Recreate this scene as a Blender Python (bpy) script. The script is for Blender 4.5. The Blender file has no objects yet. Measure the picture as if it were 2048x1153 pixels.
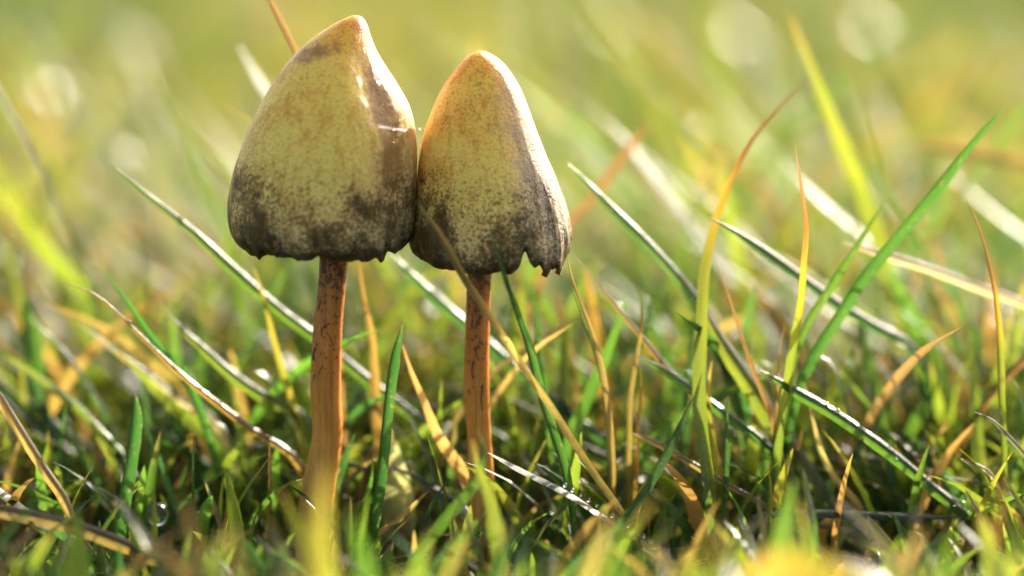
import bpy, math, random
import numpy as np
from mathutils import Vector, noise
random.seed(7)
rng = np.random.default_rng(11)
scene = bpy.context.scene
# ------------------------------------------------------------------ units: 1 unit = 1 centimetre
scene.unit_settings.system = 'METRIC'
scene.unit_settings.scale_length = 0.01
# ------------------------------------------------------------------ camera
PITCH = math.radians(9.5)
FOC = 30.0                       # focus distance (cm)
KPX = 220.0 * FOC                # photo pixels per unit slope
VD = Vector((0, math.cos(PITCH), -math.sin(PITCH)))
UP = Vector((0, math.sin(PITCH), math.cos(PITCH)))
RT = Vector((1, 0, 0))
TGT = Vector((0, 0, 2.60))
CAM = TGT - VD * FOC
cam_d = bpy.data.cameras.new('camera')
cam = bpy.data.objects.new('camera', cam_d)
scene.collection.objects.link(cam)
cam.location = CAM
cam.rotation_euler = (math.pi / 2 - PITCH, 0, 0)
cam_d.sensor_width = 36.0
cam_d.lens = 36.0 * KPX / 2048.0
cam_d.clip_start = 0.5
cam_d.clip_end = 5000
cam_d.dof.use_dof = True
cam_d.dof.focus_distance = FOC - 0.25
cam_d.dof.aperture_fstop = cam_d.lens * 1e-3 / 1.35
cam_d.dof.aperture_blades = 8
cam_d.dof.aperture_rotation = math.radians(12)
scene.camera = cam
# ------------------------------------------------------------------ light
SUN_AZ, SUN_EL = math.radians(33), math.radians(27)     # clockwise from the view direction, above the horizon
SUN = Vector((math.sin(SUN_AZ) * math.cos(SUN_EL), math.cos(SUN_AZ) * math.cos(SUN_EL), math.sin(SUN_EL)))
world = bpy.data.worlds.new('World')
scene.world = world
world.use_nodes = True
wn = world.node_tree
sky = wn.nodes.new('ShaderNodeTexSky')
sky.sky_type = 'NISHITA'
sky.sun_disc = False
sky.sun_elevation = SUN_EL
sky.sun_rotation = SUN_AZ
sky.air_density = 0.7
sky.dust_density = 4.0
sky.ozone_density = 0.0
bg = wn.nodes['Background']
bg.inputs['Strength'].default_value = 0.14
wn.links.new(sky.outputs['Color'], bg.inputs['Color'])
sun_d = bpy.data.lights.new('sun', 'SUN')
sun_d.energy = 4.2
sun_d.angle = math.radians(0.53)
sun_d.color = (1.0, 0.92, 0.76)
sun = bpy.data.objects.new('sun', sun_d)
scene.collection.objects.link(sun)
sun.rotation_euler = SUN.to_track_quat('Z', 'Y').to_euler()
sun.location = SUN * 200
scene.view_settings.view_transform = 'Standard'
scene.view_settings.look = 'None'
scene.view_settings.gamma = 1.0
scene.view_settings.exposure = 2.08
scene.render.engine = 'CYCLES'
scene.cycles.use_denoising = True
scene.cycles.max_bounces = 8
scene.cycles.transmission_bounces = 6
scene.cycles.sample_clamp_indirect = 6.0
scene.cycles.sample_clamp_direct = 0.0
HALF = (SUN - VD).normalized()           # normal that mirrors the sun to the viewer

C = scene.collection
# ------------------------------------------------------------------ helpers
def P(px, py, y):
    """world point at depth y that the photograph shows at pixel (px, py)"""
    r = VD + RT * ((px - 1024) / KPX) - UP * ((py - 576.5) / KPX)
    return CAM + r * ((y - CAM.y) / r.y)
def link(name, me, mat=None, parent=None):
    o = bpy.data.objects.new(name, me)
    C.objects.link(o)
    if mat is not None and me is not None:
        me.materials.clear(); me.materials.append(mat)
    if parent is not None:
        o.parent = parent
    return o
def tag(o, label, cat, group=None):
    o['label'] = label; o['category'] = cat
    if group: o['group'] = group
    return o
def mesh(name, V, F, smooth=True):
    me = bpy.data.meshes.new(name)
    me.from_pydata([tuple(v) for v in V], [], F)
    if smooth:
        me.polygons.foreach_set('use_smooth', [True] * len(me.polygons))
    me.update()
    return me
def setcol(me, cols, name='col'):
    a = me.color_attributes.new(name, 'FLOAT_COLOR', 'POINT')
    a.data.foreach_set('color', np.asarray(cols, dtype=np.float32).ravel())
def setf(me, name, vals):
    a = me.attributes.new(name, 'FLOAT', 'POINT')
    a.data.foreach_set('value', np.asarray(vals, dtype=np.float32))
def cr(pts, n):
    """Catmull-Rom resample of tuples"""
    A = np.array(pts, dtype=float)
    if len(A) == 2:
        t = np.linspace(0, 1, n)[:, None]
        return A[0] * (1 - t) + A[1] * t
    seg = np.linalg.norm(np.diff(A[:, :3], axis=0), axis=1)
    s = np.concatenate([[0], np.cumsum(seg)])
    m = np.zeros_like(A)
    m[1:-1] = (A[2:] - A[:-2]) / (s[2:] - s[:-2])[:, None]
    m[0] = (A[1] - A[0]) / seg[0]; m[-1] = (A[-1] - A[-2]) / seg[-1]
    out = []
    for q in np.linspace(0, s[-1], n):
        i = min(max(np.searchsorted(s, q) - 1, 0), len(A) - 2)
        h = s[i + 1] - s[i]; u = (q - s[i]) / h
        out.append((2*u**3-3*u**2+1)*A[i] + (u**3-2*u**2+u)*h*m[i] + (-2*u**3+3*u**2)*A[i+1] + (u**3-u**2)*h*m[i+1])
    return np.array(out)
# ------------------------------------------------------------------ node helpers
class N:
    def __init__(s, name):
        s.m = bpy.data.materials.new(name); s.m.use_nodes = True
        s.t = s.m.node_tree; s.t.nodes.clear()
        s.out = s.n('ShaderNodeOutputMaterial')
    def n(s, typ, **kw):
        d = s.t.nodes.new(typ)
        for k, v in kw.items():
            if hasattr(d, k): setattr(d, k, v)
        return d
    def set(s, d, key, v):
        if isinstance(v, bpy.types.NodeSocket): s.t.links.new(v, d.inputs[key])
        elif v is not None: d.inputs[key].default_value = v
        return d
    def math(s, op, a, b=None, c=None, clamp=False):
        d = s.n('ShaderNodeMath', operation=op, use_clamp=clamp)
        for i, v in enumerate((a, b, c)):
            if v is not None: s.set(d, i, v)
        return d.outputs[0]
    def mix(s, f, a, b, mode='MIX'):
        d = s.n('ShaderNodeMix', data_type='RGBA', blend_type=mode)
        s.set(d, 0, f); s.set(d, 6, a); s.set(d, 7, b)
        return d.outputs[2]
    def noise(s, vec, scale, detail=4, rough=.55, dist=0):
        d = s.n('ShaderNodeTexNoise')
        s.set(d, 'Vector', vec); s.set(d, 'Scale', scale); s.set(d, 'Detail', detail); s.set(d, 'Roughness', rough); s.set(d, 'Distortion', dist)
        return d.outputs[0]
    def ramp(s, f, stops, interp='LINEAR'):
        d = s.n('ShaderNodeValToRGB'); e = d.color_ramp.elements
        d.color_ramp.interpolation = interp
        while len(e) < len(stops): e.new(.5)
        for el, (p, c) in zip(e, stops):
            el.position = p; el.color = c if len(c) == 4 else (*c, 1)
        s.set(d, 0, f)
        return d.outputs[0]
    def smooth(s, f, a, b, lo=0., hi=1.):
        d = s.n('ShaderNodeMapRange', interpolation_type='SMOOTHSTEP')
        for i, v in enumerate((f, a, b, lo, hi)): s.set(d, i, v)
        return d.outputs[0]
    def attr(s, name):
        return s.n('ShaderNodeAttribute', attribute_name=name)
    def scalevec(s, vec, sc):
        d = s.n('ShaderNodeMapping'); s.set(d, 'Vector', vec); d.inputs['Scale'].default_value = sc
        return d.outputs[0]
    def bump(s, h, strength, dist, normal=None):
        d = s.n('ShaderNodeBump'); s.set(d, 'Height', h); d.inputs['Strength'].default_value = strength; d.inputs['Distance'].default_value = dist
        if normal is not None: s.set(d, 'Normal', normal)
        return d.outputs[0]
# ------------------------------------------------------------------ materials
def blade_material():
    m = N('grass_blade')
    a = m.attr('col'); col, wet = a.outputs['Color'], a.outputs['Alpha']
    wpos = m.n('ShaderNodeTexCoord').outputs['Object']
    wet = m.math('MULTIPLY', wet, m.smooth(m.noise(wpos, 4.5, 4, .7), .40, .62, .15, 1.0))
    u = m.attr('across').outputs['Fac']; t = m.attr('along').outputs['Fac']
    pos = m.n('ShaderNodeTexCoord').outputs['Object']
    col = m.mix(1, col, (.50, .50, .42, 1), 'MULTIPLY')
    mott = m.noise(pos, 5.0, 3, .6)
    fleck = m.noise(pos, 26.0, 2, .6)
    col2 = m.mix(m.smooth(mott, .35, .75, 0, .35), col, m.mix(1, col, (1.5, 1.15, .6, 1), 'MULTIPLY'))
    col2 = m.mix(m.smooth(fleck, .57, .72, 0, .6), col2, (.10, .07, .025, 1))
    vein = m.math('SINE', m.math('MULTIPLY', u, 24.0))
    col2 = m.mix(m.smooth(vein, .2, 1, 0, .22), col2, m.mix(1, col2, (.55, .6, .5, 1), 'MULTIPLY'))
    h = m.math('ADD', m.math('MULTIPLY', vein, .5), m.math('MULTIPLY', m.noise(pos, 60, 2, .5), 1.2))
    nb = m.bump(h, .20, .010)
    rough = m.math('SUBTRACT', .48, m.math('MULTIPLY', wet, .31))
    p = m.n('ShaderNodeBsdfPrincipled')
    m.set(p, 'Base Color', m.mix(1, col2, (.62, .60, .55, 1), 'MULTIPLY')); m.set(p, 'Roughness', rough); m.set(p, 'Normal', nb); m.set(p, 'Specular IOR Level', m.math('MULTIPLY_ADD', wet, .35, .22))
    tr = m.n('ShaderNodeBsdfTranslucent')
    tcol = m.mix(1, m.mix(1, col2, (3.0, 3.3, 2.9, 1), 'MULTIPLY'), (.62, .62, .35, 1), 'DARKEN')
    m.set(tr, 'Color', tcol); m.set(tr, 'Normal', nb)
    mx = m.n('ShaderNodeMixShader'); m.set(mx, 0, .5)
    m.t.links.new(p.outputs[0], mx.inputs[1]); m.t.links.new(tr.outputs[0], mx.inputs[2])
    m.t.links.new(mx.outputs[0], m.out.inputs[0])
    return m.m
def cap_material(name, tone, grey_shade):
    m = N(name)
    pos = m.n('ShaderNodeTexCoord').outputs['Object']
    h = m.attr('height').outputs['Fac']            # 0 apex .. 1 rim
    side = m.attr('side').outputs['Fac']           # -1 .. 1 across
    n1 = m.noise(pos, 1.6, 6, .65, .4)
    n2 = m.noise(pos, 9.0, 6, .7, .3)
    n3 = m.noise(m.scalevec(pos, (14, 14, 2.2)), 1.0, 4, .6)
    n4 = m.noise(pos, 34.0, 3, .6)
    base = m.ramp(h, [(0, (.88, .40, .02)), (.09, (.90, .44, .04)), (.17, (.98, .55, .08)), (.45, (.99, .60, .11)), (.72, (.92, .57, .14)), (1, (.50, .36, .17))])
    base = m.mix(1, base, tone, 'MULTIPLY')
    base = m.mix(m.smooth(n1, .48, .66, 0, .42), base, m.mix(1, base, (.74, .54, .30, 1), 'MULTIPLY'))
    base = m.mix(m.smooth(n3, .46, .70, 0, .6), base, m.mix(1, base, (.74, .66, .54, 1), 'MULTIPLY'))
    grain = m.noise(pos, 42.0, 3, .75)
    base = m.mix(1, base, m.ramp(grain, [(.36, (.74, .68, .56)), (.48, (1, 1, 1)), (.64, (1.3, 1.28, 1.2))]), 'MULTIPLY')
    grey = m.math('MULTIPLY', m.smooth(m.math('ADD', side, m.math('MULTIPLY_ADD', n1, 1.2, -.60)), .10, .85), grey_shade)  # greyish skin of the right flank, with its shade painted in
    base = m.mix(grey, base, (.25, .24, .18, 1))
    # dark spore dust and decay spots, denser towards the rim
    dens = m.math('ADD', m.math('MULTIPLY_ADD', m.smooth(h, .35, .95), .46, -.11), m.math('MULTIPLY', m.smooth(side, -.2, -.9), m.math('MULTIPLY', m.smooth(h, .45, .8), .10)))
    dens = m.math('ADD', dens, m.math('MULTIPLY_ADD', n1, 1.1, -.56))
    s1 = m.math('ADD', m.math('MULTIPLY_ADD', n2, .8, -.10), m.math('ADD', dens, m.math('MULTIPLY_ADD', n3, .35, -.175)))
    blot = m.smooth(s1, .52, .82)
    s2 = m.math('ADD', m.math('MULTIPLY_ADD', n4, 1.2, -.25), m.math('MULTIPLY', dens, .9))
    speck = m.smooth(s2, .55, .70, 0, .8)
    dark = m.ramp(n4, [(.3, (.026, .018, .003)), (.7, (.095, .064, .012))])
    c = m.mix(speck, base, (.13, .085, .02, 1))
    c = m.mix(m.math('MULTIPLY', blot, .78), c, dark)
    c = m.mix(m.smooth(m.math('ADD', n1, m.math('MULTIPLY', n3, .4)), .66, .84, 0, .22), c, m.mix(1, c, (.66, .46, .26, 1), 'MULTIPLY'))
    rim = m.smooth(m.math('ADD', h, m.math('MULTIPLY_ADD', n2, .3, -.15)), .90, 1.0, 0, .85)
    c = m.mix(rim, c, (.03, .02, .010, 1))
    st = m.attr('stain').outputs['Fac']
    c = m.mix(m.smooth(m.math('ADD', st, m.math('MULTIPLY_ADD', n2, 2.2, -1.1)), .20, .95, 0, .75), c, (.24, .10, .03, 1))  # brown stains; right of the larger ridge they also paint in shade
    bh = m.math('ADD', m.math('MULTIPLY', m.noise(pos, 48, 3, .6), .7), m.math('MULTIPLY', n3, .9))
    bh = m.math('ADD', bh, m.math('MULTIPLY', n2, 1.2))
    nb = m.bump(bh, .8, .03)
    p = m.n('ShaderNodeBsdfPrincipled')
    m.set(p, 'Base Color', c); m.set(p, 'Normal', nb)
    m.set(p, 'Roughness', m.math('SUBTRACT', .36, m.math('MULTIPLY', st, .08)))
    m.set(p, 'Subsurface Weight', .7); p.inputs['Subsurface Radius'].default_value = (1.0, .6, .12); m.set(p, 'Subsurface Scale', .18)
    m.set(p, 'Specular IOR Level', .14); m.set(p, 'Coat Weight', m.math('MULTIPLY', st, .3, clamp=True)); m.set(p, 'Coat Roughness', .25)
    tr = m.n('ShaderNodeBsdfTranslucent'); m.set(tr, 'Color', m.mix(1, c, (1.3, 1.0, .55, 1), 'MULTIPLY'))
    mx = m.n('ShaderNodeMixShader'); m.set(mx, 0, .15)
    m.t.links.new(p.outputs[0], mx.inputs[1]); m.t.links.new(tr.outputs[0], mx.inputs[2])
    m.t.links.new(mx.outputs[0], m.out.inputs[0])
    return m.m
def stem_material():
    m = N('mushroom_stem')
    pos = m.n('ShaderNodeTexCoord').outputs['Object']
    t = m.attr('height').outputs['Fac']; ang = m.attr('around').outputs['Fac']
    fib = m.noise(m.scalevec(pos, (26, 26, 1.6)), 1.0, 5, .65)
    n2 = m.noise(pos, 18, 4, .7); n1 = m.noise(pos, 3.0, 4, .6)
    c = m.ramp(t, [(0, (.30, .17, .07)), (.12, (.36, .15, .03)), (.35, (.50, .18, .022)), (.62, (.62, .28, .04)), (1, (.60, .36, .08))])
    c = m.mix(m.smooth(fib, .40, .70, 0, .6), c, m.mix(1, c, (.42, .33, .25, 1), 'MULTIPLY'))
    c = m.mix(m.smooth(fib, .40, .25, 0, .35), c, (.72, .52, .28, 1))
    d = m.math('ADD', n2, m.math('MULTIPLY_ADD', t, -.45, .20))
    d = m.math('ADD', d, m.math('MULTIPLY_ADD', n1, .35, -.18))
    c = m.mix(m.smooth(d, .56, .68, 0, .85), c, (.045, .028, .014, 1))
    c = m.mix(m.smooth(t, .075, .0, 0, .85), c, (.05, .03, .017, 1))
    nb = m.bump(m.math('ADD', fib, m.math('MULTIPLY', n2, .5)), .7, .03)
    p = m.n('ShaderNodeBsdfPrincipled'); m.set(p, 'Specular IOR Level', .25); m.set(p, 'Base Color', m.mix(1, c, (.90, .84, .66, 1), 'MULTIPLY')); m.set(p, 'Roughness', .48); m.set(p, 'Normal', nb)
    m.set(p, 'Subsurface Weight', .45); p.inputs['Subsurface Radius'].default_value = (1, .45, .12); m.set(p, 'Subsurface Scale', .15)
    m.t.links.new(p.outputs[0], m.out.inputs[0])
    return m.m
def plain(name, col, rough=.6, **kw):
    m = N(name)
    pos = m.n('ShaderNodeTexCoord').outputs['Object']
    n = m.noise(pos, 12, 4, .6)
    c = m.mix(m.smooth(n, .3, .7), (*[x * .6 for x in col], 1), (*[min(1, x * 1.3) for x in col], 1))
    p = m.n('ShaderNodeBsdfPrincipled'); m.set(p, 'Base Color', c); m.set(p, 'Roughness', rough)
    for k, v in kw.items(): m.set(p, k.replace('_', ' '), v)
    m.t.links.new(p.outputs[0], m.out.inputs[0])
    return m.m
def soil_material():
    m = N('soil')
    pos = m.n('ShaderNodeTexCoord').outputs['Object']
    n = m.noise(pos, 1.2, 8, .65); n2 = m.noise(pos, .06, 4, .6)
    c = m.ramp(n, [(.3, (.018, .014, .007)), (.55, (.05, .042, .016)), (.75, (.10, .085, .03))])
    c = m.mix(m.smooth(n2, .4, .7, .1, .5), c, (.055, .075, .02, 1))
    p = m.n('ShaderNodeBsdfPrincipled'); m.set(p, 'Base Color', c); m.set(p, 'Roughness', .85); m.set(p, 'Normal', m.bump(n, .8, .15))
    m.t.links.new(p.outputs[0], m.out.inputs[0])
    return m.m
def dew_material():
    m = N('dew_water')
    pos = m.n('ShaderNodeTexCoord').outputs['Object']
    p = m.n('ShaderNodeBsdfPrincipled')
    m.set(p, 'Base Color', (1, 1, 1, 1)); m.set(p, 'Transmission Weight', 1.0); m.set(p, 'IOR', 1.33)
    m.set(p, 'Roughness', m.smooth(m.noise(pos, 3, 2), .3, .7, .14, .24))
    m.t.links.new(p.outputs[0], m.out.inputs[0])
    return m.m
M_BLADE = blade_material()
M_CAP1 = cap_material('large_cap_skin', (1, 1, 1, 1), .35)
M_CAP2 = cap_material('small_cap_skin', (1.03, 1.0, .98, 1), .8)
M_STEM = stem_material()
M_GILL = plain('gills', (.035, .022, .016), .7)
M_HAIR = plain('dark_fibre', (.02, .013, .007), .6)
M_SOIL = soil_material()
M_DEW = dew_material()
M_SILK = plain('spider_silk', (.8, .78, .76), .25)
# ------------------------------------------------------------------ ground
def ground():
    xs = np.concatenate([np.linspace(-2500, -60, 12), np.linspace(-40, 40, 61), np.linspace(60, 2500, 12)])
    ys = np.concatenate([np.linspace(-400, -30, 6), np.linspace(-20, 120, 90), np.linspace(160, 3500, 14)])
    V = []
    for y in ys:
        for x in xs:
            z = .10 * noise.noise((x * .35, y * .35, 3)) + .5 * noise.noise((x * .04, y * .04, 9)) * min(1, max(0, (y - 4) / 15)) - .05
            V.append((x, y, z))
    nx = len(xs)
    F = [(j * nx + i, j * nx + i + 1, (j + 1) * nx + i + 1, (j + 1) * nx + i) for j in range(len(ys) - 1) for i in range(nx - 1)]
    o = link('ground', mesh('ground', V, F), M_SOIL)
    o['kind'] = 'structure'
ground()
# ------------------------------------------------------------------ grass blades
COL = {
    'G':  [(0, (.10, .13, .03)), (.05, (.055, .115, .016)), (1, (.050, .105, .014))],
    'GB': [(0, (.12, .12, .05)), (.03, (.038, .090, .020)), (1, (.034, .085, .016))],
    'YG': [(0, (.22, .15, .04)), (.12, (.12, .15, .018)), (1, (.095, .14, .016))],
    'Y':  [(0, (.26, .17, .05)), (.2, (.17, .14, .022)), (1, (.12, .125, .018))],
    'HT': [(0, (.17, .085, .04)), (.20, (.17, .075, .025)), (.30, (.30, .18, .02)), (.42, (.14, .15, .016)), (1, (.06, .11, .014))],
    'S':  [(0, (.24, .15, .06)), (.4, (.31, .205, .07)), (1, (.28, .175, .05))],
    'B':  [(0, (.13, .082, .035)), (1, (.155, .092, .028))],
    'O':  [(0, (.15, .088, .026)), (1, (.21, .128, .028))],
    'R':  [(0, (.14, .06, .028)), (.55, (.17, .075, .03)), (.75, (.26, .17, .03)), (1, (.10, .13, .016))],
    'P':  [(0, (.34, .28, .18)), (1, (.34, .26, .13))],
    'D':  [(0, (.10, .09, .06)), (1, (.12, .11, .06))],
}
def ramp_col(stops, t):
    for (a, ca), (b, cb) in zip(stops, stops[1:]):
        if t <= b:
            f = 0 if b == a else (t - a) / (b - a)
            return [ca[i] * (1 - f) + cb[i] * f for i in range(3)]
    return list(stops[-1][1])
def blade_mesh(name, pts, width, stops, face, fold=.55, wet=.4, taper=.35, curl=0.0, seg=26, jit=.12, tw=0.0):
    """pts: list of Vector tip -> base (world).  width cm.  face: wanted face normal."""
    A = cr([tuple(p) for p in pts], seg)
    V, F, cols, us, ts = [], [], [], [], []
    L = np.concatenate([[0], np.cumsum(np.linalg.norm(np.diff(A, axis=0), axis=1))]); L /= L[-1]
    base = Vector(A[-1])
    jr = [random.uniform(1 - jit, 1 + jit) for _ in range(3)]
    ph = random.uniform(0, 50)
    nc = 5
    for i in range(seg):
        T = Vector(A[min(i + 1, seg - 1)] - A[max(i - 1, 0)]).normalized()
        ang = tw * (L[i] - .5) + .25 * noise.noise((ph, L[i] * 3, 0))
        n = (face - T * face.dot(T)).normalized()
        s = T.cross(n).normalized()
        n, s = n * math.cos(ang) + s * math.sin(ang), s * math.cos(ang) - n * math.sin(ang)
        tp = min(1, (L[i] / taper)) ** .75 if taper > 0 else 1
        bs = 1 - .35 * max(0, (L[i] - .7) / .3)
        w = width * max(.05, tp) * bs * .5 * (1 + .12 * noise.noise((ph, L[i] * 9, 5)) + .10 * noise.noise((ph, L[i] * 31, 8)))
        fo = fold + curl * (1 - L[i])
        for k in range(nc):
            u = -1 + 2 * k / (nc - 1)
            q = Vector(A[i]) + s * (w * u * math.cos(fo * abs(u))) + n * (w * abs(u) * math.sin(fo * (.6 + .4 * abs(u))))
            V.append(q - base)
            c = ramp_col(stops, L[i] + .05 * noise.noise((ph, L[i] * 14, u)))
            f = 1 + .28 * noise.noise((ph + 9, L[i] * 6, u * .7))
            cols.append((c[0] * jr[0] * f, c[1] * jr[1] * f, c[2] * jr[2] * f, wet)); us.append(u); ts.append(L[i])
    for i in range(seg - 1):
        for k in range(nc - 1):
            F.append((i * nc + k, i * nc + k + 1, (i + 1) * nc + k + 1, (i + 1) * nc + k))
    me = mesh(name, V, F)
    setcol(me, cols); setf(me, 'across', us); setf(me, 'along', ts)
    return me, base
def to_ground(pts, lean=.35):
    """carry a traced blade on down to its root in the soil"""
    p, q = Vector(pts[-1]), Vector(pts[-2])
    if p.z <= .02: return pts
    d = (p - q).normalized()
    d = Vector((d.x * lean, d.y * lean, 0))
    return pts + [p + d * p.z * .8 + Vector((0, 0, -p.z * .55)), p + d * p.z * 1.1 + Vector((0, 0, -p.z - .06))]
CAMV = -VD
FACE = {'c': CAMV, 'g': (HALF * .40 + CAMV * .70).normalized(), 'h': HALF, 'l': Vector((-.6, -.75, .25)).normalized(), 'r': Vector((.6, -.75, .25)).normalized(), 'u': Vector((0, -.5, .85)).normalized()}
def hero(name, label, cat, cc, px, w, y0, y1, face='c', group=None, wet=.4, taper=.35, fold=None, tw=0.0, root=True, curl=0.):
    if fold is None: fold = {'g': -.5, 'h': -.14, 'u': -.25}.get(face, .5)
    n = len(px)
    pts = [P(x, y, y0 + (y1 - y0) * i / (n - 1)) for i, (x, y) in enumerate(px)]
    if root: pts = to_ground(pts)
    sc = (FOC + (y0 + y1) / 2) / FOC
    me, base = blade_mesh(name, pts, 1.15 * w / 220 * sc, COL[cc], FACE[face] if isinstance(face, str) else face, fold=fold, wet=wet, taper=taper, tw=tw, curl=curl)
    o = link(name, me, M_BLADE); o.location = base
    tag(o, label, cat, group)
    nv = len(me.vertices) // 5
    TRACK[label] = [[me.vertices[i * 5 + k].co + base for k in (1, 2, 3)] for i in range(nv)]
    return o
TRACK = {}
GB = 'grass_blade'; DB = 'dead_grass_blade'; GC = 'grass blade'; DC = 'dead grass'
BIG, SML = 'larger mushroom', 'smaller torn mushroom'
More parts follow.
